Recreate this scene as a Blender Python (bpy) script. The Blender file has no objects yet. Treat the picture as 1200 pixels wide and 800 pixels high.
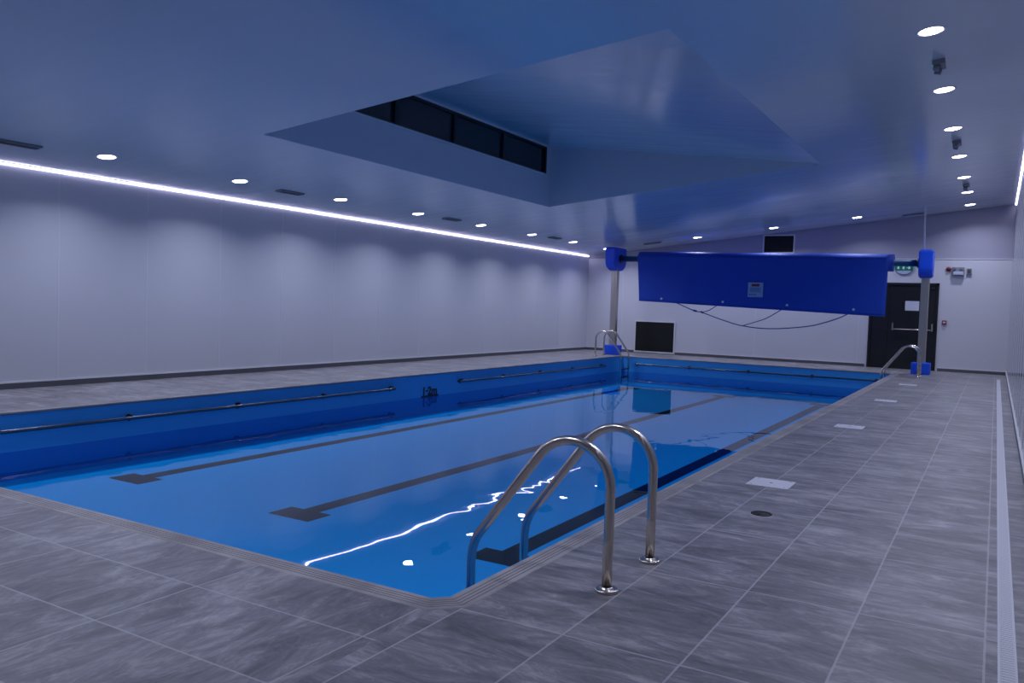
import bpy, bmesh, math, random
from mathutils import Vector, Matrix
random.seed(7)
S = bpy.context.scene
COL = S.collection
PI = math.pi

# ------------------------------------------------------------------ room dimensions (metres)
CAMH = 1.3
XL, XR = -10.905, 0.268          # side walls
YB, YF = -2.6, 23.11             # back and far wall
ZL, ZR = 2.879, 4.099            # ceiling height at the side walls
PX0, PX1, PY0, PY1 = -8.86, -2.014, 2.912, 21.07   # pool
WATER, PFLOOR = -0.42, -0.72
SLOPE = (ZR - ZL) / (XR - XL)
TILT = -math.atan(SLOPE)
def zc(x): return ZL + SLOPE * (x - XL)

# ------------------------------------------------------------------ materials
def mat(name, col, rough=0.5, metal=0.0, emit=None, es=0.0, spec=0.5):
    m = bpy.data.materials.new(name); m.use_nodes = True
    b = m.node_tree.nodes['Principled BSDF']
    b.inputs['Base Color'].default_value = (*col, 1)
    b.inputs['Roughness'].default_value = rough
    b.inputs['Metallic'].default_value = metal
    b.inputs['Specular IOR Level'].default_value = spec
    if emit:
        b.inputs['Emission Color'].default_value = (*emit, 1)
        b.inputs['Emission Strength'].default_value = es
    return m
def nodes(m): return m.node_tree.nodes, m.node_tree.links, m.node_tree.nodes['Principled BSDF']
def texco(nt, links, scale=(1, 1, 1), loc=(0, 0, 0), rot=(0, 0, 0)):
    tc = nt.new('ShaderNodeTexCoord'); mp = nt.new('ShaderNodeMapping')
    mp.inputs['Scale'].default_value = scale; mp.inputs['Location'].default_value = loc
    mp.inputs['Rotation'].default_value = rot
    links.new(tc.outputs['Object'], mp.inputs['Vector'])
    return mp.outputs['Vector']
def add_noise_bump(m, scale, strength, dist=0.01, stretch=(1, 1, 1), detail=3):
    nt, links, b = nodes(m)
    n = nt.new('ShaderNodeTexNoise'); n.inputs['Scale'].default_value = scale; n.inputs['Detail'].default_value = detail
    links.new(texco(nt, links, stretch), n.inputs['Vector'])
    bp = nt.new('ShaderNodeBump'); bp.inputs['Strength'].default_value = strength; bp.inputs['Distance'].default_value = dist
    links.new(n.outputs['Fac'], bp.inputs['Height']); links.new(bp.outputs['Normal'], b.inputs['Normal'])
def add_noise_colour(m, c1, c2, scale, stretch=(1, 1, 1), detail=4, lo=.35, hi=.65):
    nt, links, b = nodes(m)
    n = nt.new('ShaderNodeTexNoise'); n.inputs['Scale'].default_value = scale; n.inputs['Detail'].default_value = detail
    links.new(texco(nt, links, stretch), n.inputs['Vector'])
    r = nt.new('ShaderNodeValToRGB'); r.color_ramp.elements[0].position = lo; r.color_ramp.elements[1].position = hi
    r.color_ramp.elements[0].color = (*c1, 1); r.color_ramp.elements[1].color = (*c2, 1)
    links.new(n.outputs['Fac'], r.inputs['Fac']); links.new(r.outputs['Color'], b.inputs['Base Color'])

def tile_mat(name, rot, loc, stretch):
    m = mat(name, (.2, .2, .22), .42)
    nt, links, b = nodes(m)
    v = texco(nt, links, rot=(0, 0, rot), loc=loc)
    def brick(c1, c2, mort, ms):
        br = nt.new('ShaderNodeTexBrick'); br.offset = 0.0; br.squash = 1.0
        br.inputs['Scale'].default_value = 1; br.inputs['Brick Width'].default_value = .964
        br.inputs['Row Height'].default_value = .482; br.inputs['Mortar Size'].default_value = ms
        br.inputs['Mortar Smooth'].default_value = .1
        br.inputs['Color1'].default_value = c1; br.inputs['Color2'].default_value = c2
        br.inputs['Mortar'].default_value = mort
        links.new(v, br.inputs['Vector']); return br
    rnd = brick((0, 0, 0, 1), (1, 1, 1, 1), (0, 0, 0, 1), 0.0)
    # each tile takes its own piece of the stone grain
    tc = texco(nt, links, stretch)
    mul = nt.new('ShaderNodeVectorMath'); mul.operation = 'MULTIPLY'; mul.inputs[1].default_value = (7, 3, 31)
    links.new(rnd.outputs['Color'], mul.inputs[0])
    add = nt.new('ShaderNodeVectorMath'); add.operation = 'ADD'
    links.new(tc, add.inputs[0]); links.new(mul.outputs[0], add.inputs[1])
    n1 = nt.new('ShaderNodeTexNoise'); n1.inputs['Scale'].default_value = 1.0; n1.inputs['Detail'].default_value = 12
    n1.inputs['Roughness'].default_value = .72; n1.inputs['Distortion'].default_value = .9; n1.inputs['Lacunarity'].default_value = 2.2
    links.new(add.outputs[0], n1.inputs['Vector'])
    # swirling pale veins across the grain
    n3 = nt.new('ShaderNodeTexNoise'); n3.inputs['Scale'].default_value = 1.5; n3.inputs['Detail'].default_value = 4
    n3.inputs['Distortion'].default_value = 1.6; links.new(add.outputs[0], n3.inputs['Vector'])
    vs_ = nt.new('ShaderNodeMath'); vs_.operation = 'SUBTRACT'; vs_.inputs[1].default_value = .5; links.new(n3.outputs['Fac'], vs_.inputs[0])
    va = nt.new('ShaderNodeMath'); va.operation = 'ABSOLUTE'; links.new(vs_.outputs[0], va.inputs[0])
    vr = nt.new('ShaderNodeMapRange'); vr.inputs['From Min'].default_value = 0; vr.inputs['From Max'].default_value = .05
    vr.inputs['To Min'].default_value = .06; vr.inputs['To Max'].default_value = 0; links.new(va.outputs[0], vr.inputs['Value'])
    sm = nt.new('ShaderNodeMath'); sm.operation = 'ADD'; links.new(n1.outputs['Fac'], sm.inputs[0]); links.new(vr.outputs[0], sm.inputs[1])
    ramp = nt.new('ShaderNodeValToRGB'); e = ramp.color_ramp.elements
    e[0].position = .37; e[0].color = (.150, .143, .152, 1); e[1].position = .68; e[1].color = (.43, .41, .42, 1)
    e2 = e.new(.52); e2.color = (.245, .235, .250, 1)
    links.new(sm.outputs[0], ramp.inputs['Fac'])
    # large dark worn patches
    n2 = nt.new('ShaderNodeTexNoise'); n2.inputs['Scale'].default_value = 1.6; n2.inputs['Detail'].default_value = 3
    links.new(texco(nt, links, (1, 1, 1)), n2.inputs['Vector'])
    mr = nt.new('ShaderNodeMapRange'); mr.inputs['From Min'].default_value = .35; mr.inputs['From Max'].default_value = .65
    mr.inputs['To Min'].default_value = .74; mr.inputs['To Max'].default_value = 1.04
    links.new(n2.outputs['Fac'], mr.inputs['Value'])
    mx = nt.new('ShaderNodeMix'); mx.data_type = 'RGBA'; mx.blend_type = 'MULTIPLY'; mx.inputs[0].default_value = 1
    links.new(ramp.outputs['Color'], mx.inputs[6]); links.new(mr.outputs['Result'], mx.inputs[7])
    gr = brick((0, 0, 0, 1), (0, 0, 0, 1), (1, 1, 1, 1), .0045)
    mg = nt.new('ShaderNodeMix'); mg.data_type = 'RGBA'
    gm = nt.new('ShaderNodeMath'); gm.operation = 'MULTIPLY'; gm.inputs[1].default_value = .58
    links.new(gr.outputs['Fac'], gm.inputs[0])
    links.new(gm.outputs[0], mg.inputs[0]); links.new(mx.outputs[2], mg.inputs[6])
    mg.inputs[7].default_value = (.50, .49, .50, 1)
    links.new(mg.outputs[2], b.inputs['Base Color'])
    bp = nt.new('ShaderNodeBump'); bp.inputs['Strength'].default_value = .25; bp.inputs['Distance'].default_value = .004
    links.new(n1.outputs['Fac'], bp.inputs['Height']); links.new(bp.outputs['Normal'], b.inputs['Normal'])
    return m

M = {}
M['tile_y'] = tile_mat('stone tile lengthwise', -PI/2, (20 * .964 - .0, .482*8 + .99, 0), (2.1, 6.5, 1))
M['tile_x'] = tile_mat('stone tile crosswise', 0, (.964*10 + 2.05, .482*10 - 1.945, 0), (5.5, 2.0, 1))
M['coping'] = mat('grooved coping tile', (.27, .255, .265), .5)
add_noise_colour(M['coping'], (.27, .25, .25), (.42, .39, .385), 3.5, (1, 1, 1), 7)
M['groove'] = mat('coping groove', (.21, .195, .195), .7)
M['wall'] = mat('white wall panel', (.60, .60, .64), .34)
add_noise_bump(M['wall'], 1.2, .06, .02)
M['gloss_wall'] = mat('glossy white wall panel', (.34, .34, .38), .10)
add_noise_bump(M['gloss_wall'], 1.0, .22, .02, (1, 6, .05), 2)
M['seam'] = mat('panel joint strip', (.67, .66, .70), .34)
M['upper'] = mat('lilac grey paint', (.36, .355, .43), .6)
M['ceil'] = mat('glossy white ceiling cladding', (.56, .62, .68), .15, spec=.7)
add_noise_bump(M['ceil'], .8, .06, .02, (1.4, .5, 1), 3)
nt, links, b = nodes(M['ceil'])
n_ = nt.new('ShaderNodeTexNoise'); n_.inputs['Scale'].default_value = 1; n_.inputs['Detail'].default_value = 6
links.new(texco(nt, links, (.9, 7, 1)), n_.inputs['Vector'])
mr_ = nt.new('ShaderNodeMapRange'); mr_.inputs['From Min'].default_value = .3; mr_.inputs['From Max'].default_value = .7
mr_.inputs['To Min'].default_value = .10; mr_.inputs['To Max'].default_value = .26
links.new(n_.outputs['Fac'], mr_.inputs['Value']); links.new(mr_.outputs['Result'], b.inputs['Roughness'])
M['well'] = mat('satin white paint', (.60, .64, .70), .45)
M['skirting'] = mat('dark skirting tile', (.10, .10, .115), .4)
M['white_trim'] = mat('white plastic trim', (.68, .68, .70), .35)
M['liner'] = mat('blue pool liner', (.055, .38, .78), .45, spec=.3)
M['liner_dimmed'] = mat('blue liner painted dimmer below the waterline', (.014, .20, .62), .6, spec=.1)  # same liner, with the darker look under water painted into its colour
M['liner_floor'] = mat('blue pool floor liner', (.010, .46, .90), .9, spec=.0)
M['lane'] = mat('dark lane tile', (.006, .014, .018), .9, spec=.0)
M['ink'] = mat('black print', (.01, .015, .03), .5)
M['steel'] = mat('brushed stainless steel', (.70, .63, .54), .24, 1.0)
add_noise_bump(M['steel'], 30, .05, .002, (1, 1, 8))
M['rail'] = mat('grey steel rail', (.13, .14, .16), .25, 1.0)
M['galv'] = mat('dull grey post metal', (.55, .51, .46), .36, 1.0)
M['tread'] = mat('dark plastic tread', (.02, .022, .028), .5)
M['pad'] = mat('bright blue padding', (.003, .09, .80), .45)
add_noise_bump(M['pad'], 5, .15, .02)
M['tube'] = mat('dark blue tube', (.012, .08, .20), .4)
M['cover'] = mat('blue cover vinyl', (.007, .062, .48), .72)
add_noise_bump(M['cover'], 1.6, .25, .03, (.8, 1, 1.8), 4)
M['cover_side'] = mat('blue cover edge', (.008, .06, .42), .45)
M['label'] = mat('pale blue paper label', (.30, .45, .68), .5)
M['red'] = mat('red plastic', (.22, .02, .03), .4)
M['label_print'] = mat('blue label print', (.08, .16, .40), .5)
M['rope'] = mat('navy rope', (.025, .045, .26), .8)
M['eyelet'] = mat('pale metal eyelet', (.75, .76, .72), .35, .6)
M['black'] = mat('black paint', (.010, .011, .013), .4)
M['black_mesh'] = mat('black grille', (.012, .013, .012), .8)
M['paper'] = mat('white paper', (.62, .62, .72), .6)
M['grey_box'] = mat('grey plastic box', (.22, .23, .26), .5)
M['grey_trim'] = mat('grey metal vent', (.22, .23, .26), .45, .2)
M['plate'] = mat('white plastic access plate', (.68, .68, .72), .35)
M['grate'] = mat('pale drain grating', (.66, .66, .70), .4)
M['drain'] = mat('black drain', (.006, .006, .008), .6)
M['frame'] = mat('black window frame', (.010, .011, .014), .4)
M['cable'] = mat('light grey cable', (.72, .72, .74), .5)
M['lamp'] = mat('lit lamp lens', (.9, .9, .95), .4, emit=(.90, .84, 1.1), es=14)
M['led'] = mat('lit strip light', (.9, .9, .95), .4, emit=(.80, .76, 1.12), es=10)
M['green_led'] = mat('green indicator', (.02, .4, .2), .4, emit=(.05, 1, .5), es=1.0)
M['exit_green'] = mat('green exit panel', (.0, .16, .08), .4, emit=(.02, .5, .25), es=.03)
M['exit_white'] = mat('white exit pictogram', (.6, .8, .75), .4, emit=(.5, 1, .85), es=.04)
M['lens_dim'] = mat('clear lamp cover', (.45, .52, .66), .2)

# dark night glass
gm = mat('dark window glass', (.030, .036, .042), .08)
M['glass'] = gm
# water: reflects by angle, lets the rest through
w = bpy.data.materials.new('clear pool water'); w.use_nodes = True
nt, links = w.node_tree.nodes, w.node_tree.links
nt.remove(nt['Principled BSDF'])
out = nt['Material Output']
fr = nt.new('ShaderNodeFresnel')
ge = nt.new('ShaderNodeNewGeometry'); io = nt.new('ShaderNodeMapRange')      # same reflectance seen from above or below
io.inputs['To Min'].default_value = 1.33; io.inputs['To Max'].default_value = 1/1.33
links.new(ge.outputs['Backfacing'], io.inputs['Value']); links.new(io.outputs['Result'], fr.inputs['IOR'])
tr = nt.new('ShaderNodeBsdfTransparent'); tr.inputs['Color'].default_value = (.66, .87, .96, 1)
gl = nt.new('ShaderNodeBsdfGlossy'); gl.inputs['Roughness'].default_value = .0
gl.inputs['Color'].default_value = (.78, .82, .88, 1)
mx = nt.new('ShaderNodeMixShader')
n1 = nt.new('ShaderNodeTexNoise'); n1.inputs['Scale'].default_value = 1.5; n1.inputs['Detail'].default_value = 2
n1.inputs['Roughness'].default_value = .4; n1.inputs['Distortion'].default_value = .6
links.new(texco(nt, links, (1, .75, 1), (3.7, 1.3, 0)), n1.inputs['Vector'])
bp = nt.new('ShaderNodeBump'); bp.inputs['Strength'].default_value = 1.0; bp.inputs['Distance'].default_value = .0038
links.new(n1.outputs['Fac'], bp.inputs['Height'])
links.new(bp.outputs['Normal'], fr.inputs['Normal']); links.new(bp.outputs['Normal'], gl.inputs['Normal'])
links.new(fr.outputs[0], mx.inputs[0]); links.new(tr.outputs[0], mx.inputs[1]); links.new(gl.outputs[0], mx.inputs[2])
links.new(mx.outputs[0], out.inputs['Surface'])
M['water'] = w

# ------------------------------------------------------------------ helpers
def link(name, bm, m, parent=None, smooth=False, mods=()):
    me = bpy.data.meshes.new(name); bm.to_mesh(me); bm.free()
    for mm in (m if isinstance(m, (list, tuple)) else [m]): me.materials.append(mm)
    if smooth:
        for p in me.polygons: p.use_smooth = True
    o = bpy.data.objects.new(name, me); COL.objects.link(o)
    if parent: o.parent = parent
    return o
def thing(name, label, cat, loc=(0, 0, 0), rot=(0, 0, 0), group=None):
    o = bpy.data.objects.new(name, None); COL.objects.link(o); o.empty_display_size = .1
    o.location = loc; o.rotation_euler = rot
    o['label'] = label; o['category'] = cat
    if group: o['group'] = group
    return o
def tag(o, label, cat, group=None, kind=None):
    o['label'] = label; o['category'] = cat
    if group: o['group'] = group
    if kind: o['kind'] = kind
    return o
def dup(root, loc, label, rotz=None):
    r = root.copy(); COL.objects.link(r); r.location = loc; r['label'] = label
    if rotz is not None: r.rotation_euler.z = rotz
    for ch in list(root.children):
        c = ch.copy(); COL.objects.link(c); c.parent = r
        for g in ch.children:
            d = g.copy(); COL.objects.link(d); d.parent = c
    return r
def box(bm, x0, x1, y0, y1, z0, z1, mi=0, bev=0):
    vs = [bm.verts.new(p) for p in ((x0,y0,z0),(x1,y0,z0),(x1,y1,z0),(x0,y1,z0),(x0,y0,z1),(x1,y0,z1),(x1,y1,z1),(x0,y1,z1))]
    fs = [bm.faces.new([vs[i] for i in q]) for q in ((3,2,1,0),(4,5,6,7),(0,1,5,4),(1,2,6,5),(2,3,7,6),(3,0,4,7))]
    for f in fs: f.material_index = mi
    if bev:
        es = list({e for f in fs for e in f.edges})
        r = bmesh.ops.bevel(bm, geom=es, offset=bev, segments=2, affect='EDGES', profile=.7)
        for f in r['faces']: f.material_index = mi
def B(*a, **k):
    bm = bmesh.new(); box(bm, *a, **k); return bm
def tube(bm, pts, r, n=14, mi=0, caps=True):
    pts = [Vector(p) for p in pts]; rings = []
    t0 = (pts[1] - pts[0]).normalized()
    u = t0.cross(Vector((0, 0, 1)));  u = u if u.length > .01 else t0.cross(Vector((0, 1, 0)))
    u.normalize()
    for i, p in enumerate(pts):
        a = (pts[i] - pts[i-1]).normalized() if i else t0
        b = (pts[i+1] - pts[i]).normalized() if i < len(pts)-1 else a
        t = (a + b).normalized()
        u = (u - t * u.dot(t)).normalized(); v = t.cross(u)
        k = 1 / max(.5, math.cos(a.angle(b) / 2)) if 0 < i < len(pts)-1 else 1
        rings.append([bm.verts.new(p + (u*math.cos(2*PI*j/n) + v*math.sin(2*PI*j/n)) * r) for j in range(n)])
    for A, C in zip(rings, rings[1:]):
        for j in range(n):
            f = bm.faces.new((A[j], A[(j+1) % n], C[(j+1) % n], C[j])); f.smooth = True; f.material_index = mi
    if caps:
        for R_, rev in ((rings[0], True), (rings[-1], False)):
            f = bm.faces.new(list(reversed(R_)) if rev else R_); f.material_index = mi
def T(pts, r, n=14):
    bm = bmesh.new(); tube(bm, pts, r, n); return bm
def lathe(bm, prof, n=32, mi=0, c=(0, 0, 0)):     # prof: (r, z) from bottom up, round z
    rings = []
    for r, z in prof:
        if r < 1e-6: rings.append([bm.verts.new((c[0], c[1], c[2]+z))])
        else: rings.append([bm.verts.new((c[0]+r*math.cos(2*PI*j/n), c[1]+r*math.sin(2*PI*j/n), c[2]+z)) for j in range(n)])
    for A, C in zip(rings, rings[1:]):
        for j in range(n):
            k = (j+1) % n
            q = ([A[0]] if len(A) == 1 else [A[j], A[k]]) + ([C[0]] if len(C) == 1 else [C[k], C[j]])
            if len(q) > 2:
                f = bm.faces.new(q); f.smooth = True; f.material_index = mi
def L(prof, n=32):
    bm = bmesh.new(); lathe(bm, prof, n); bmesh.ops.recalc_face_normals(bm, faces=bm.faces); return bm
def prism(outline, a, b, axis):                  # outline of 2D points extruded along an axis from a to b
    bm = bmesh.new()
    def P(p, t): return {'x': (t, p[0], p[1]), 'y': (p[0], t, p[1]), 'z': (p[0], p[1], t)}[axis]
    A = [bm.verts.new(P(p, a)) for p in outline]; C = [bm.verts.new(P(p, b)) for p in outline]
    n = len(A); bm.faces.new(A); bm.faces.new(list(reversed(C)))
    for i in range(n): bm.faces.new((A[i], C[i], C[(i+1) % n], A[(i+1) % n]))
    bmesh.ops.recalc_face_normals(bm, faces=bm.faces)
    return bm
def struct(name, bm, m):
    o = link(name, bm, m); o['kind'] = 'structure'; return o
def arc(c, r, a0, a1, n, f):
    return [f(c[0] + r*math.cos(a0+(a1-a0)*i/n), c[1] + r*math.sin(a0+(a1-a0)*i/n)) for i in range(n+1)]

# ------------------------------------------------------------------ room shell
TH = .2
# floor slab round the pool basin, tiles laid lengthwise beside the pool and crosswise at its ends
bm = bmesh.new(); g = .03
box(bm, PX1+g, XR, YB, YF, -.15, 0, 0)
box(bm, XL, PX0-g, YB, YF, -.15, 0, 0)
box(bm, PX0-g, PX1+g, YB, PY0-g, -.15, 0, 1)
box(bm, PX0-g, PX1+g, PY1+g, YF, -.15, 0, 1)
struct('floor', bm, [M['tile_y'], M['tile_x']])

bm = B(XL-TH, XL, YB, YF, -.15, ZL+.3)
y = 6.47 - 1.337*6
while y < YF:
    box(bm, XL-.001, XL+.003, y-.009, y+.009, .1, ZL-.03, 1); y += 1.337
struct('wall_left', bm, [M['wall'], M['seam']])
bm = B(XR, XR+TH, YB, YF, -.15, ZR+.3)
y = YF - 1.0
while y > YB:
    box(bm, XR-.004, XR+.001, y-.012, y+.012, .1, ZR-.03, 1); y -= 1.0
struct('wall_right', bm, [M['gloss_wall'], M['seam']])
# far wall: white cladding to 2.79 m standing 25 mm proud of a painted upper part, doorway cut out
SPL = 2.79; DX0, DX1, DZ = -2.86, -1.27, 2.19
bm = bmesh.new()
box(bm, XL, XR, YF+.025, YF+.025+TH, SPL, ZR+.3, 1)
box(bm, XL, DX0, YF, YF+.05+TH, -.15, SPL, 0)
box(bm, DX1, XR, YF, YF+.05+TH, -.15, SPL, 0)
box(bm, DX0, DX1, YF, YF+.05+TH, DZ, SPL, 0)
for x in (-9.75, -5.76, -3.1):
    box(bm, x-.009, x+.009, YF-.003, YF+.001, .1, SPL-.02, 2)
box(bm, XL, XR, YF-.012, YF+.03, SPL-.012, SPL+.008, 2)
struct('wall_far', bm, [M['wall'], M['upper'], M['seam']])
struct('wall_back', B(XL, XR, YB-TH, YB, -.15, ZR+.3), M['wall'])

# sloping ceiling with the raised lantern: opening, side faces and its own roof
HX0, HX1, HY0, HY1, HZ = -7.66, -2.63, 7.03, 14.30, 4.40
WY0, WY1, WZ0, WZ1 = 7.10, 14.15, 3.845, 4.365
bm = bmesh.new()
def q(*p, mi=0):
    f = bm.faces.new([bm.verts.new(a) for a in p]); f.material_index = mi; return f
c = lambda x, y: (x, y, zc(x))
q(c(XL, YB), c(XL, YF), c(HX0, YF), c(HX0, YB)); q(c(HX1, YB), c(HX1, YF), c(XR, YF), c(XR, YB))
q(c(HX0, YB), c(HX0, HY0), c(HX1, HY0), c(HX1, YB)); q(c(HX0, HY1), c(HX0, YF), c(HX1, YF), c(HX1, HY1))
h0 = zc(HX0)
q((HX0, HY0, HZ), (HX0, HY1, HZ), c(HX1, HY1), c(HX1, HY0), mi=0)
q(c(HX0, HY1), c(HX1, HY1), (HX0, HY1, HZ), mi=1); q(c(HX0, HY0), (HX0, HY0, HZ), c(HX1, HY0), mi=1)
def wl(y0, y1, z0, z1): q((HX0, y0, z0), (HX0, y1, z0), (HX0, y1, z1), (HX0, y0, z1), mi=1)
wl(HY0, HY1, h0, WZ0); wl(HY0, HY1, WZ1, HZ); wl(HY0, WY0, WZ0, WZ1); wl(WY1, HY1, WZ0, WZ1)
struct('ceiling', bm, [M['ceil'], M['well']])

# the clerestory windows in the lantern
bays = [7.10, 8.05, 9.56, 11.06, 12.60, 14.15]
for i in range(5):
    a, b = bays[i], bays[i+1]; f = .045
    bm = bmesh.new(); x0, x1 = HX0-.10, HX0-.02
    box(bm, x0, x1, a, a+f, WZ0, WZ1); box(bm, x0, x1, b-f, b, WZ0, WZ1)
    box(bm, x0, x1, a+f, b-f, WZ0, WZ0+f*.8); box(bm, x0, x1, a+f, b-f, WZ1-f*.8, WZ1)
    o = struct('window_%d' % (i+1), bm, M['frame'])
    link('pane', B(HX0-.07, HX0-.06, a+f, b-f, WZ0+f*.8, WZ1-f*.8), M['glass'], o)
struct('trim_1', B(HX0-.10, HX0+.03, WY0, WY1, WZ0-.025, WZ0), M['white_trim'])

# skirtings: dark tile with a white bead above
def skirt(name, x0, x1, y0, y1, dx, dy):
    bm = B(x0, x1, y0, y1, 0, .075, 0)
    box(bm, x0-.004*(dx < 0), x1+.004*(dx > 0), y0-.004*(dy < 0), y1+.004*(dy > 0), .075, .095, 1)
    struct(name, bm, [M['skirting'], M['white_trim']])
skirt('baseboard_left', XL, XL+.015, YB, YF, 1, 0)
skirt('baseboard_right', XR-.015, XR, YB, YF, -1, 0)
bm = bmesh.new()
for x0, x1 in ((XL+.02, -9.33), (-8.04, DX0-.05), (DX1+.05, XR-.02)):
    box(bm, x0, x1, YF-.015, YF, 0, .075, 0); box(bm, x0, x1, YF-.019, YF, .075, .095, 1)
struct('baseboard_far', bm, [M['skirting'], M['white_trim']])

# black fire exit door: wide leaf, narrow leaf, frame
bm = bmesh.new()
box(bm, DX0, DX0+.06, YF-.02, YF+.08, 0, DZ); box(bm, DX1-.06, DX1, YF-.02, YF+.08, 0, DZ)
box(bm, DX0, DX1, YF-.02, YF+.08, DZ-.06, DZ)
door = struct('door_1', bm, M['black'])
link('door_leaf', B(DX0+.065, -2.405, YF+.01, YF+.06, .01, DZ-.065, bev=.004), M['black'], door)
dl = link('door_leaf', B(-2.395, DX1-.065, YF+.01, YF+.06, .01, DZ-.065, bev=.004), M['black'], door)
bm = bmesh.new()
tube(bm, [(-2.28, YF-.07, 1.01), (-1.38, YF-.07, 1.01)], .018, 12)
for x in (-2.28, -1.38): box(bm, x-.02, x+.02, YF-.09, YF+.012, .98, 1.17, 0, .005)
o = link('panic_bar', bm, M['steel'], door); o['label'] = 'steel panic bar across the black door'
o = link('door_closer', B(-1.62, -1.37, YF-.03, YF+.012, 2.04, 2.10, bev=.004), M['black'], door)
o = link('notice', B(-2.02, -1.70, YF+.004, YF+.012, 1.49, 1.73), M['paper'])
tag(o, 'white paper notice fixed to the black exit door', 'notice')

# ------------------------------------------------------------------ pool
def loop(off, ch=.06):
    x0, x1, y0, y1 = PX0-off, PX1+off, PY0-off, PY1+off; k = ch + off*.5 if off > 0 else ch
    return [(x0+k, y0), (x1-k, y0), (x1, y0+k), (x1, y1-k), (x1-k, y1), (x0+k, y1), (x0, y1-k), (x0, y0+k)]
def sweep(prof, mats=None):
    bm = bmesh.new(); rings = [[bm.verts.new((x, y, z)) for x, y in loop(o)] for o, z in prof]
    for i, (A, C) in enumerate(zip(rings, rings[1:])):
        for j in range(8):
            f = bm.faces.new((A[j], A[(j+1) % 8], C[(j+1) % 8], C[j]))
            if mats: f.material_index = mats[i]
    return bm
pool = thing('swimming_pool', 'long blue indoor swimming pool sunk in the grey tiled deck', 'swimming pool',
             ((PX0+PX1)/2, (PY0+PY1)/2, PFLOOR))
inv = Matrix.Translation((-(PX0+PX1)/2, -(PY0+PY1)/2, -PFLOOR))
def ppart(name, bm, m, smooth=False):
    bm.transform(inv); return link(name, bm, m, pool, smooth)
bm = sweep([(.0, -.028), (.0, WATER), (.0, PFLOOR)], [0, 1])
ppart('basin_wall', bm, [M['liner'], M['liner_dimmed']])
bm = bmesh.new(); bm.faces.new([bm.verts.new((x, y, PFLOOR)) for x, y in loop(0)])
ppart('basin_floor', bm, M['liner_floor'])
# coping: lip over the liner, five grooves near the water, then a plain edge
prof = [(.012, -.028), (-.012, -.028), (-.014, -.015), (-.010, -.001), (.0, .003)]; mi = [1, 1, 0, 0]
o_ = .012
for k in range(4):
    prof += [(o_+.014, .003), (o_+.015, .0012), (o_+.019, .0012), (o_+.020, .003)]; mi += [0, 1, 1, 1]; o_ += .022
prof += [(.120, .003), (.125, -.001)]; mi += [0, 0]
o = ppart('coping', sweep(prof, mi), [M['coping'], M['groove']])
o['label'] = 'brownish grey grooved coping tiles'
for i, (x, lab) in enumerate(((-7.95, 'left'), (-5.52, 'middle'), (-3.30, 'right'))):
    bm = bmesh.new(); w_ = .095; z0, z1 = PFLOOR, PFLOOR+.004
    box(bm, x-w_, x+w_, 5.74, 19.35, z0, z1); box(bm, x-.25, x+.25, 5.44, 5.74, z0, z1); box(bm, x-.25, x+.25, 19.35, 19.65, z0, z1)
    ppart('lane_line', bm, M['lane'])
# depth marking
def text_mesh(body, size, sx, name):
    cu = bpy.data.curves.new(name, 'FONT'); cu.body = body; cu.size = size; cu.extrude = .002; cu.offset = size*.05
    to = bpy.data.objects.new(name, cu); COL.objects.link(to)
    dg = bpy.context.evaluated_depsgraph_get()
    me = bpy.data.meshes.new_from_object(to.evaluated_get(dg))
    bpy.data.objects.remove(to)
    bm = bmesh.new(); bm.from_mesh(me); bpy.data.meshes.remove(me)
    xs = [v.co.x for v in bm.verts]; mn = min(xs)
    for v in bm.verts: v.co.x = (v.co.x-mn) * sx
    return bm
bm = text_mesh('1\u00b72m', .20, .95, 'depth')
wd = max(v.co.x for v in bm.verts)
bm.transform(Matrix.Scale(.43/wd, 4, (1, 0, 0)))
bm.transform(Matrix.Translation((PX0+.004, 11.98, -.385)) @ Matrix.Rotation(PI/2, 4, 'Z') @ Matrix.Rotation(PI/2, 4, 'X'))
box(bm, PX0+.001, PX0+.006, 11.93, 12.45, -.425, -.395)
o = ppart('depth_marking', bm, M['ink']); o['label'] = 'black 1·2m depth marking'
bm = bmesh.new(); bm.faces.new([bm.verts.new((x, y, WATER)) for x, y in loop(-.001)])
o = link('pool_water', bm, M['water'])
tag(o, 'clear still water filling the blue pool', 'water', kind='stuff')

# grab rails on the pool walls
def rail(label, p0, p1, n_in, brackets):
    p0, p1, n_in = Vector(p0), Vector(p1), Vector(n_in); d = (p1-p0).normalized()
    t = thing('grab_rail', label, 'grab rail', tuple(p0), group='steel grab rails on the pool walls')
    off = .075; r = .021
    bm = bmesh.new(); l = (p1-p0).length
    pts = [Vector((0, 0, 0)) + n_in*.002] + [n_in*(off-.04+.04*math.sin(a)) + d*(.04-.04*math.cos(a)) for a in [PI/2*k/5 for k in range(6)]]
    e = [n_in*(off-.04+.04*math.sin(a)) + d*(l-.04+.04*math.cos(a)) for a in [PI/2*(5-k)/5 for k in range(6)]] + [d*l + n_in*.002]
    tube(bm, pts+e, r, 14); link('rail_tube', bm, M['rail'], t)
    for s in brackets:
        bm = bmesh.new(); c0 = d*s
        tube(bm, [c0+n_in*.001, c0+n_in*.012], .042, 16); tube(bm, [c0+n_in*.01, c0+n_in*(off)], .013, 8)
        tube(bm, [c0+n_in*.03+Vector((0, 0, .035)), c0+n_in*(off)+Vector((0, 0, .035)) ], .012, 8)
        link('bracket', bm, M['rail'], t)
zr = -.20
rail('long steel grab rail on the left pool wall before the depth marking', (PX0, 2.98+.2, zr+.01), (PX0, 11.1, zr), (1, 0, 0), [1.32, 2.94, 4.57, 6.22, 7.85])
rail('steel grab rail on the left pool wall beyond the depth marking', (PX0, 13.1, zr), (PX0, 19.95, zr-.02), (1, 0, 0), [.06, 1.65, 3.25, 4.9, 6.6])
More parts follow.
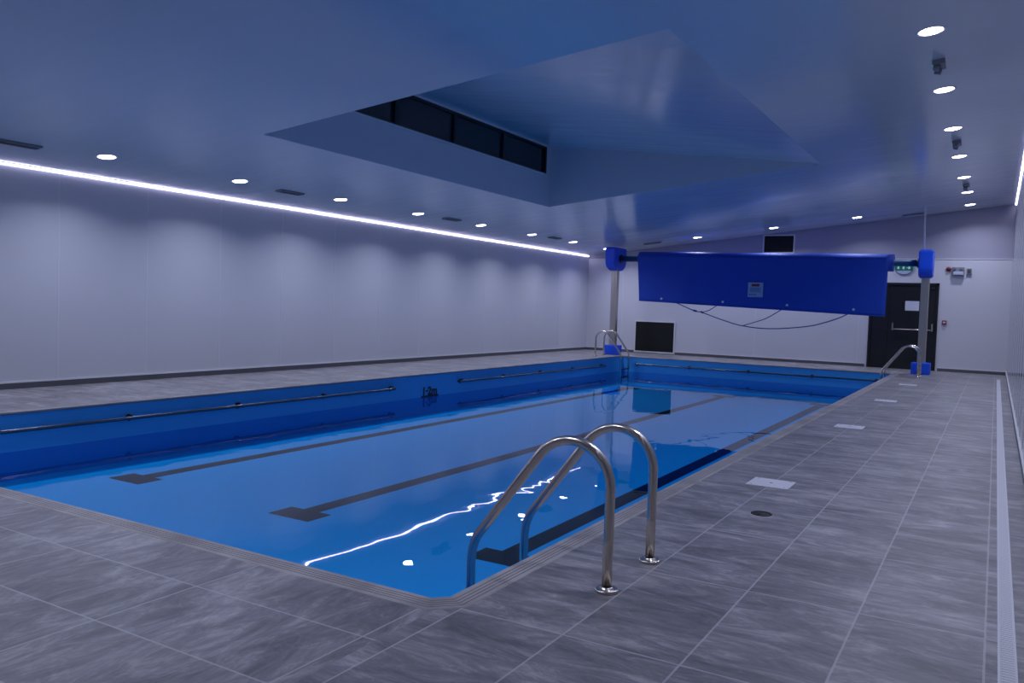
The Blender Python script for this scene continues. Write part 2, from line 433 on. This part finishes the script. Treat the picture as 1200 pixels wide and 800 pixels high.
rail('steel grab rail along the far pool wall below the cover', (-8.42, PY1, zr), (-2.3, PY1, zr), (0, -1, 0), [.05, 1.5, 3.05, 4.6, 6.05])

# ladders: two hooped handrails each, three treads
def hoop_pts(side):      # in x (towards water = -1) and z, foot at x 0
    P = [(0, .004), (0, .25), (0, .42)]
    cx, cz, r = -.205, .470, .205
    a1 = math.radians(143)
    P += [(cx + r*math.cos(a), cz + r*math.sin(a)) for a in [a1*k/16 for k in range(17)]]
    end = P[-1]; t = (-math.sin(a1), math.cos(a1))
    # straight slope to just above the deck level, then bend into the vertical
    xe = -.745
    tx, tz = math.cos(a1+PI/2), math.sin(a1+PI/2)
    k = (xe + .03 - end[0]) / tx; e1 = (end[0]+tx*k, end[1]+tz*k)
    P += [(e1[0], e1[1]), (xe+.008, e1[1]-.06), (xe, e1[1]-.13), (xe, PFLOOR+.03)]
    return [(x*side, z) for x, z in P]
def ladder(label, x, y, side):
    t = thing('pool_ladder', label, 'pool ladder', (x, y, 0.0), group='stainless pool ladders')
    for dy in (0, .545):
        bm = T([(px, dy, pz) for px, pz in hoop_pts(side)], .0235, 20)
        hr = link('handrail', bm, M['steel'], t, True)
        bm = L([(0, .0), (.053, .0), (.056, .005), (.054, .013), (.046, .017), (.040, .013), (.032, .013), (.030, .022), (.0245, .024)], 28)
        bm.transform(Matrix.Translation((0, dy, 0))); link('flange', bm, M['steel'], hr, True)
    for z in (-.33, -.56):
        bm = B(-.79*side if side > 0 else .71, -.71*side if side > 0 else .79, .025, .52, z, z+.03, bev=.006)
        link('tread', bm, M['tread'], t)
ladder('large stainless pool ladder in the foreground at the near corner', -1.48, 3.455, 1)
ladder('small distant pool ladder in front of the black door', -1.44, 20.25, 1)
ladder('distant pool ladder on the left side beside the left cover post', -9.27, 20.25, -1)

# ------------------------------------------------------------------ cover reel
YR = 21.42
zt = lambda x: 2.685 - .0135*(x + 9.2)          # axis height, dropping slightly to the right
reel = thing('cover_reel', 'raised pool cover reel on two grey posts with blue padded ends', 'pool cover reel', (-5.3, YR, 0))
def rpart(name, bm, m, parent=None, smooth=False):
    bm.transform(Matrix.Translation((5.3, -YR, 0))); return link(name, bm, m, parent or reel, smooth)
for x in (-9.28, -1.47):
    z = zt(x); w_ = .085
    bm = bmesh.new(); box(bm, x-w_, x+w_, YR-.08, YR+.08, .0, z-.1, 0, .01)
    box(bm, x-.018, x+.018, YR-.088, YR-.07, .1, z-.2, 0)
    rpart('post', bm, M['galv'])
    # padded guard: flat top, deep rounded bottom
    hw, zt_, zb = (.43 if x < -5 else .35), z+.30, z-.345
    ol = [(YR-hw, zt_-.06), (YR-hw+.02, zt_-.02), (YR-hw+.06, zt_), (YR+hw-.06, zt_), (YR+hw-.02, zt_-.02), (YR+hw, zt_-.06)]
    ol += [(YR + hw*math.cos(a)*.99, (z-.05) - (z-.05-zb)*abs(math.sin(a))**.8) for a in [PI*k/14 for k in range(0, 15)]]
    bm = prism(ol, x-.145, x+.145, 'x')
    bmesh.ops.bevel(bm, geom=[e for e in bm.edges if abs(e.verts[0].co.x-e.verts[1].co.x) < 1e-5], offset=.025, segments=3, affect='EDGES')
    hg = rpart('end_guard', bm, M['pad']); hg['label'] = 'bright blue padded end guard'
    ins = 1 if x < -5 else -1
    bm = T([(x+ins*.14, YR, z), (x+ins*.19, YR, z)], .11, 24); rpart('bearing', bm, M['black'], hg)
    bm = B(x-.20, x+.20, YR-.2, YR+.2, 0.0, .27, bev=.03)
    fg = rpart('foot_guard', bm, M['pad']); fg['label'] = 'bright blue padding round the post foot'
bm = T([(-9.14, YR, zt(-9.14)), (-1.61, YR, zt(-1.61))], .078, 24)
rpart('roller_tube', bm, M['tube'])

# the rolled cover with its hanging flap
RX0, RX1 = -8.55, -2.16
RR = .205
cov = thing('pool_cover', 'wide blue pool cover rolled high up with its flap hanging', 'pool cover', (-5.3, YR, zt(-5.3)))
inv2 = Matrix.Translation((5.3, -YR, -zt(-5.3)))
def cpart(name, bm, m, parent=None, smooth=False):
    bm.transform(inv2); return link(name, bm, m, parent or cov, smooth)
bm = bmesh.new()
n = 44; N = 5
rings = []
for i in range(41):
    x = RX0 + (RX1-RX0)*i/40
    ring = []
    for j in range(n):
        a = 2*PI*j/n; r = RR*(1 + .012*math.sin(3*a+x*1.3) + .008*math.sin(x*5+a))
        ring.append(bm.verts.new((x, YR + r*math.cos(a), zt(x) + r*math.sin(a))))
    rings.append(ring)
for A, C in zip(rings, rings[1:]):
    for j in range(n):
        f = bm.faces.new((A[j], C[j], C[(j+1) % n], A[(j+1) % n])); f.smooth = True
# spiral ends: stepped layers
for R_, s, xx in ((rings[0], 1, RX0), (rings[-1], -1, RX1)):
    prev = R_
    for k in range(1, 7):
        rr = RR*(1 - k*.1); xo = xx + s*(.008 if k % 2 else 0)
        cur = [bm.verts.new((xo, YR + rr*math.cos(2*PI*j/n), zt(xx) + rr*math.sin(2*PI*j/n))) for j in range(n)]
        for j in range(n): bm.faces.new((prev[j], prev[(j+1) % n], cur[(j+1) % n], cur[j])).material_index = 1
        prev = cur
    bm.faces.new(prev).material_index = 1
bmesh.ops.recalc_face_normals(bm, faces=bm.faces)
cpart('cover_roll', bm, [M['cover'], M['cover_side']])
YS = YR - RR - .004
def zb(x): return 1.53 + (1.315-1.53)*(x+8.47)/(8.47-2.25)
def sheet_pt(u, v, dy=0):
    xt = RX0 + (RX1-.10-RX0)*u; xb = -8.47 + (8.47-2.27)*u
    x = xt + (xb-xt)*v; zT = zt(xt) + .10; z = zT + (zb(x)-zT)*v
    y = YS + .035*v*math.sin(u*17+1.2)*math.sin(v*2) + .012*math.sin(u*41+v*3)*v - .01*v
    return Vector((x, y+dy, z))
bm = bmesh.new(); NX, NZ = 90, 18
for dy in (0, .012):
    g_ = [[bm.verts.new(sheet_pt(i/NX, j/NZ, dy)) for j in range(NZ+1)] for i in range(NX+1)]
    if dy == 0: F = g_
    else: Bk = g_
for G_, rev in ((F, 0), (Bk, 1)):
    for i in range(NX):
        for j in range(NZ):
            qd = [G_[i][j], G_[i][j+1], G_[i+1][j+1], G_[i+1][j]]
            f = bm.faces.new(list(reversed(qd)) if rev else qd); f.smooth = True
for i in range(NX):
    bm.faces.new((F[i][NZ], Bk[i][NZ], Bk[i+1][NZ], F[i+1][NZ])); bm.faces.new((F[i+1][0], Bk[i+1][0], Bk[i][0], F[i][0]))
for j in range(NZ):
    bm.faces.new((F[0][j], Bk[0][j], Bk[0][j+1], F[0][j+1])); bm.faces.new((F[NX][j+1], Bk[NX][j+1], Bk[NX][j], F[NX][j]))
flap = cpart('cover_flap', bm, M['cover'])
# hem along the flap foot
bm = bmesh.new()
tube(bm, [sheet_pt(i/60, .995, .004) + Vector((0, 0, 0)) for i in range(61)], .014, 8)
cpart('hem', bm, M['cover_side'], flap)
def sheet_at(x, z, dy=-.012):
    u = (x + 8.5)/6.25; v = 0
    for _ in range(8):
        p = sheet_pt(u, v); u += (x-p.x)/6.2; v += (z-p.z)/(zb(x)-zt(x)-.1)
    return sheet_pt(u, v, dy)
for x, z in ((-7.82, 1.60), (-6.15, 1.56), (-4.52, 1.52), (-2.97, 1.46)):
    p = sheet_at(x, z, -.001)
    bm = bmesh.new(); tube(bm, [p+Vector((0, -.012, 0)), p], .030, 16)
    cpart('eyelet', bm, M['eyelet'])
ls = sheet_at(-5.30, 1.88)
bm = bmesh.new(); lx0, lx1, lz0, lz1 = -5.50, -5.12, 1.70, 2.07
ly = ls.y - .022
box(bm, lx0, lx1, ly, ly+.004, lz0, lz1, 0)
box(bm, lx0+.09, lx1-.09, ly-.002, ly+.001, lz1-.10, lz1-.035, 1)
for k in range(5): box(bm, lx0+.05, lx1-.05-.02*(k % 2), ly-.002, ly+.001, lz1-.145-k*.025, lz1-.132-k*.025, 2)
box(bm, lx0+.02, lx1-.16, ly-.002, ly+.001, lz0+.05, lz0+.075, 2)
o = cpart('care_label', bm, [M['label'], M['red'], M['label_print']]); o['label'] = 'pale label with a red heading on the cover'
def smoothpts(P, n=6):
    out = []
    for i in range(len(P)-1):
        p0, p1, p2, p3 = (Vector(P[max(i-1, 0)]), Vector(P[i]), Vector(P[i+1]), Vector(P[min(i+2, len(P)-1)]))
        for k in range(n):
            t = k/n; out.append(.5*((2*p1)+(p2-p0)*t+(2*p0-5*p1+4*p2-p3)*t*t+(3*p1-p0-3*p2+p3)*t**3))
    return out+[Vector(P[-1])]
def rx(x): return x*1.0115 + .0          # the rope hangs a little behind the flap foot
yr = YS
ra = [(-7.40, yr, 1.50), (-6.88, yr-.01, 1.30), (-6.70, yr, 1.27), (-6.10, yr-.02, 1.08), (-5.61, yr, .96), (-4.96, yr-.02, .915), (-4.14, yr, .99), (-3.64, yr-.02, 1.11), (-3.16, yr, 1.31), (-3.0, yr, 1.46)]
bm = T(smoothpts(ra), .013, 8)
o = cpart('rope', bm, M['rope'])
for P in ([(-6.70, yr, 1.27), (-6.5, yr, 1.33), (-6.28, yr, 1.47)], [(-5.61, yr, .96), (-5.2, yr, 1.10), (-4.97, yr, 1.20), (-4.60, yr, 1.44)]):
    cpart('rope', T(smoothpts(P), .011, 8), M['rope'])
for P in ([(-6.92, yr, 1.315), (-6.83, yr, 1.29)], [(-6.72, yr, 1.285), (-6.66, yr, 1.26)]): cpart('rope_knot', T(P, .026, 10), M['rope'])
o = link('power_cable', T([(-1.53, YR+.02, zt(-1.5)+.31), (-1.55, YR, 3.4), (-1.56, YR+.02, zc(-1.56)-.002)], .018, 8), M['cable'])
tag(o, 'thin pale cable dropping from the ceiling to the right cover post', 'cable')

# ------------------------------------------------------------------ far wall fittings
def grille(label, x0, x1, z0, z1, y):
    t = thing('wall_vent', label, 'vent', ((x0+x1)/2, y, z0))
    ox, w2, h_ = 0, (x1-x0)/2, z1-z0; f = .035
    bm = bmesh.new()
    box(bm, -w2-f, w2+f, -.025, 0, -f, 0); box(bm, -w2-f, w2+f, -.025, 0, h_, h_+f)
    box(bm, -w2-f, -w2, -.025, 0, 0, h_); box(bm, w2, w2+f, -.025, 0, 0, h_)
    link('frame', bm, M['white_trim'], t)
    bm = B(-w2, w2, -.010, 0, 0, h_); z = .02
    while z < h_-.02:
        box(bm, -w2+.005, w2-.005, -.018, -.008, z, z+.012); z += .035
    link('louvre_panel', bm, M['black_mesh'], t)
grille('large black vent grille low on the far wall left of the door', -9.28, -8.09, .06, .93, YF-.001)
grille('small black vent grille high on the far wall above the cover', -5.62, -4.84, 2.98, 3.42, YF+.024)

t = thing('exit_sign', 'small green exit sign above the black door behind the reel tube', 'exit sign', (-2.09, YF, 2.50))
link('housing', B(-.21, .21, -.07, 0, .0, .13, bev=.01), M['exit_green'], t)
bm = bmesh.new()
for x in (-.15, -.03): link('pictogram', B(x, x+.045, -.073, -.068, .035, .10), M['exit_white'], t)
box(bm, .06, .15, -.073, -.068, .06, .075); box(bm, .10, .145, -.0735, -.068, .035, .10); link('pictogram', bm, M['exit_white'], t)
ol = [(.17*math.cos(a), .09*math.sin(a)) for a in [-PI*k/12 for k in range(13)]]
bm = prism(ol, -.06, -.01, 'y'); link('diffuser', bm, M['lens_dim'], t)

t = thing('fire_alarm_bell', 'small round red alarm bell left of the emergency floodlight', 'alarm', (-1.09, YF, 2.54))
bm = L([(0, 0), (.055, 0), (.06, .03), (.05, .05), (.0, .06)], 24); bm.transform(Matrix.Rotation(PI/2, 4, 'X')); link('dome', bm, M['red'], t, True)
bm = B(-.02, .02, -.08, -.055, -.02, .02, bev=.004); link('button', bm, M['black'], t)
t = thing('emergency_floodlight', 'grey emergency light box with clear lens between alarm and box', 'emergency light', (-.88, YF, 2.38))
link('housing', B(-.14, .14, -.08, 0, .0, .21, bev=.01), M['grey_box'], t)
bm = B(-.10, .12, -.14, -.08, .02, .10, bev=.008); link('lens', bm, M['lens_dim'], t)
for x in (-.08, .07): link('lamp_head', T([(x, -.08, .15), (x, -.13, .145)], .035, 14), M['steel'], t)
t = thing('sounder_box', 'small grey sounder box right of the emergency floodlight', 'sounder', (-.64, YF, 2.42))
link('housing', B(-.055, .055, -.06, 0, 0, .14, bev=.012), M['grey_box'], t)
bm = bmesh.new()
for k in range(4): box(bm, -.035, .035, -.064, -.059, .03+k*.024, .04+k*.024)
link('sound_slots', bm, M['black'], t)
t = thing('fire_call_point', 'small red call point on the wall right of the door', 'call point', (-1.12, YF, 1.17))
link('housing', B(-.05, .05, -.05, 0, 0, .10, bev=.006), M['red'], t)
link('press_panel', B(-.028, .028, -.054, -.049, .03, .07), M['paper'], t)

# ------------------------------------------------------------------ deck fittings
first = None
PLT = [(6.40, 'square white access plate on the deck nearest the camera'),
       (10.30, 'square white access plate on the deck, second from the camera'),
       (13.95, 'square white access plate on the deck, third from the camera'),
       (17.65, 'square white access plate on the deck, farthest from the camera')]
for y, lab in PLT:
    if first is None:
        first = thing('skimmer_lid', lab, 'access plate', (-1.42, y, .0005), group='white access plates beside the pool')
        link('plate', B(-.155, .155, -.155, .155, 0, .008, bev=.003), M['plate'], first)
        for x, yy in ((-.12, -.12), (.12, -.12), (-.12, .12), (.12, .12)): link('screw', T([(x, yy, .0075), (x, yy, .0092)], .006, 10), M['grey_trim'], first)
        link('finger_hole', T([(0, 0, .0075), (0, 0, .009)], .012, 12), M['grey_trim'], first)
    else: dup(first, (-1.42, y, .0005), lab)
t = thing('floor_drain', 'small round black drain hole in the deck near the first plate', 'drain', (-1.25, 5.40, .0005))
link('rim', L([(.050, 0), (.066, 0), (.066, .004), (.050, .003), (.050, 0)], 32), M['drain'], t)
bm = L([(0, 0), (.05, 0), (.05, .001), (0, .001)], 32); link('grate', bm, M['drain'], t)
t = thing('drainage_channel', 'long pale slotted drainage channel along the right wall', 'drain', (.102, 9.3, .0005))
bm = bmesh.new(); Y0, Y1 = -2.3-9.3, 21.15-9.3
box(bm, -.032, -.024, Y0, Y1, 0, .006); box(bm, .024, .032, Y0, Y1, 0, .006); link('channel_edge', bm, M['grate'], t)
bm = bmesh.new(); box(bm, -.024, .024, Y0, Y1, .0, .002, 1); y = Y0
while y < Y1:
    box(bm, -.024, .024, y, y+.020, .002, .005, 0); y += .025
link('slotted_grate', bm, [M['grate'], M['grey_trim']], t)

# ------------------------------------------------------------------ lights
def place(x, y, dz=0): return (x, y, zc(x) + dz)
down = thing('downlight', 'x', 'ceiling light', place(-9.8, 6.43), (0, TILT, 0), 'round recessed downlights')
link('trim_ring', L([(.100, 0), (.112, -.003), (.124, -.007), (.130, -.004), (.130, 0)], 40), M['white_trim'], down, True)
link('lens', L([(0, -.006), (.096, -.006), (.104, -.002), (.104, 0)], 40), M['lamp'], down, True)
ld = bpy.data.lights.new('downlight_beam', 'AREA'); ld.shape = 'DISK'; ld.size = .2; ld.energy = 17.0; ld.color = (.80, .86, 1.12)
ld.spread = math.radians(142)
lo = bpy.data.objects.new('downlight_beam', ld); COL.objects.link(lo); lo.parent = down; lo.location = (0, 0, -.012)
order = ['first', 'second', 'third', 'fourth', 'fifth', 'sixth', 'seventh', 'eighth', 'ninth', 'tenth']
spots = []
ly_ = [19.61, 17.40, 15.14, 12.90, 10.72, 8.55, 6.43, 4.25]
ry_ = [22.10, 19.95, 17.85, 15.55, 13.27, 11.0, 8.72, 6.5, 4.3]
for k, y in enumerate(ly_): spots.append((-9.74-.012*k, y, 'lit round downlight beside the left wall strip, %s from the far end' % order[k]))
for k, y in enumerate(ry_): spots.append((-.67, y, 'lit round downlight in the right ceiling row, %s from the far wall' % order[k]))
for x, nm in ((-9.76, 'above the left cover post'), (-7.11, 'above the left part of the cover'), (-5.09, 'above the small high vent'), (-3.09, 'above the right part of the cover')):
    spots.append((x, 21.86, 'lit round downlight on the far ceiling row ' + nm))
for x, nm in ((-7.11, 'left'), (-5.09, 'middle'), (-3.09, 'right')):
    spots.append((x, 2.0, 'lit round downlight above the near deck, %s of its row' % nm))
down.location = place(*spots[0][:2]); down['label'] = spots[0][2]
for x, y, lab in spots[1:]:
    dup(down, place(x, y), lab)

# strip lights where ceiling meets side walls
def strip(label, x, s, z):
    t = thing('led_strip', label, 'strip light', (x, (YB+YF)/2, z)); hl = (YF-YB)/2-.06
    bm = B(min(0, s*.026), max(0, s*.026), -hl, hl, -.004, .0); link('mounting_channel', bm, M['white_trim'], t)
    ol = [(0, -.004), (s*.018, -.004), (s*.018, -.010), (s*.010, -.019), (0, -.022)]
    if s < 0: link('lip', B(min(s*.030, s*.034), max(s*.030, s*.034), -hl, hl, -.036, -.006), M['white_trim'], t)  # lip added on the right only, to keep strip light off the ceiling
    link('diffuser', prism([(a, b) for a, b in ol], -hl, hl, 'y'), M['led'], t)
strip('glowing white strip light along the top of the left wall', XL+.002, 1, ZL+.000)
strip('glowing white strip light along the top of the right wall', XR-.002, -1, ZR-.012)

# ceiling vents and emergency spots
v = thing('ceiling_vent', 'x', 'vent', place(-9.9, 5.4), (0, TILT, 0), 'slim grey ceiling vents')
bm = bmesh.new(); box(bm, -.07, .07, -.25, .25, -.022, 0, 0, .004)
link('vent_box', bm, M['grey_trim'], v)
bm = bmesh.new()
for k in range(3): box(bm, -.05+k*.036, -.03+k*.036, -.23, .23, -.025, -.0215)
link('vent_slot', bm, M['black'], v)
vs = [(-9.93, 5.40, 0, 'slim grey ceiling vent at the left edge, before the first downlight'), (-9.88, 9.64, 0, 'slim grey ceiling vent left of the near end of the lantern'),
      (-9.70, 13.93, 0, 'slim grey ceiling vent near the far end of the lantern'), (-9.65, 18.4, 0, 'slim grey ceiling vent in the left row nearest the far wall'),
      (-8.38, 21.85, PI/2, 'slim grey ceiling vent above the left end of the cover'), (-1.9, 22.52, PI/2, 'slim grey ceiling vent above the black door')]
for k, (x, y, rz, lab) in enumerate(vs):
    if k == 0: v.location = place(x, y); v['label'] = lab
    else:
        r = dup(v, place(x, y), lab)
        if rz:
            r.rotation_euler = (Matrix.Rotation(TILT, 3, 'Y') @ Matrix.Rotation(rz, 3, 'Z')).to_euler()
e = thing('emergency_spotlight', 'x', 'emergency light', place(-.66, 9.81), (0, TILT, 0), 'twin emergency spotlights on the ceiling')
link('housing', B(-.06, .06, -.13, .13, -.05, 0, bev=.008), M['grey_box'], e)
for sy in (-1, 1):
    bm = bmesh.new(); tube(bm, [(-.01, sy*.08, -.05), (-.03, sy*.09, -.10)], .034, 16)
    link('lamp_head', bm, M['grey_trim'], e, False)
link('indicator', B(-.065, -.058, -.02, 0, -.03, -.015), M['green_led'], e)
for k, (y, lab) in enumerate(((9.81, 'twin emergency spotlight between the two nearest right row downlights'), (14.26, 'twin emergency spotlight midway along the right downlight row'), (18.85, 'twin emergency spotlight in the right row nearest the far wall'))):
    if k == 0: e.location = place(-.66, y); e['label'] = lab
    else: dup(e, place(-.66, y), lab)

# ------------------------------------------------------------------ world, camera, colour
wd_ = bpy.data.worlds.new('night'); S.world = wd_; wd_.use_nodes = True
wd_.node_tree.nodes['Background'].inputs[0].default_value = (.02, .025, .04, 1); wd_.node_tree.nodes['Background'].inputs[1].default_value = .2
F_, YAW, PIT, ROL = 964.71, -0.5307, -0.0445, 0.0334
fw = Vector((math.sin(YAW)*math.cos(PIT), math.cos(YAW)*math.cos(PIT), math.sin(PIT)))
r0 = Vector((math.cos(YAW), -math.sin(YAW), 0)); u0 = r0.cross(fw)
ri = r0*math.cos(ROL) + u0*math.sin(ROL); up = -r0*math.sin(ROL) + u0*math.cos(ROL)
cam = bpy.data.cameras.new('camera'); co = bpy.data.objects.new('camera', cam); COL.objects.link(co)
cam.sensor_width = 36; cam.lens = F_*36/1200; cam.clip_start = .02; cam.clip_end = 100
mw = Matrix((ri, up, -fw)).transposed().to_4x4(); mw.translation = (0, 0, CAMH); co.matrix_world = mw
S.camera = co
S.view_settings.view_transform = 'Standard'; S.view_settings.look = 'None'; S.view_settings.gamma = 1
S.view_settings.use_curve_mapping = False; S.view_settings.exposure = 0.12
S.cycles.max_bounces = 10; S.cycles.diffuse_bounces = 5; S.cycles.glossy_bounces = 5; S.cycles.transparent_max_bounces = 12
S.cycles.sample_clamp_indirect = 4; S.cycles.use_denoising = True
S.cycles.caustics_reflective = True; S.cycles.blur_glossy = .3
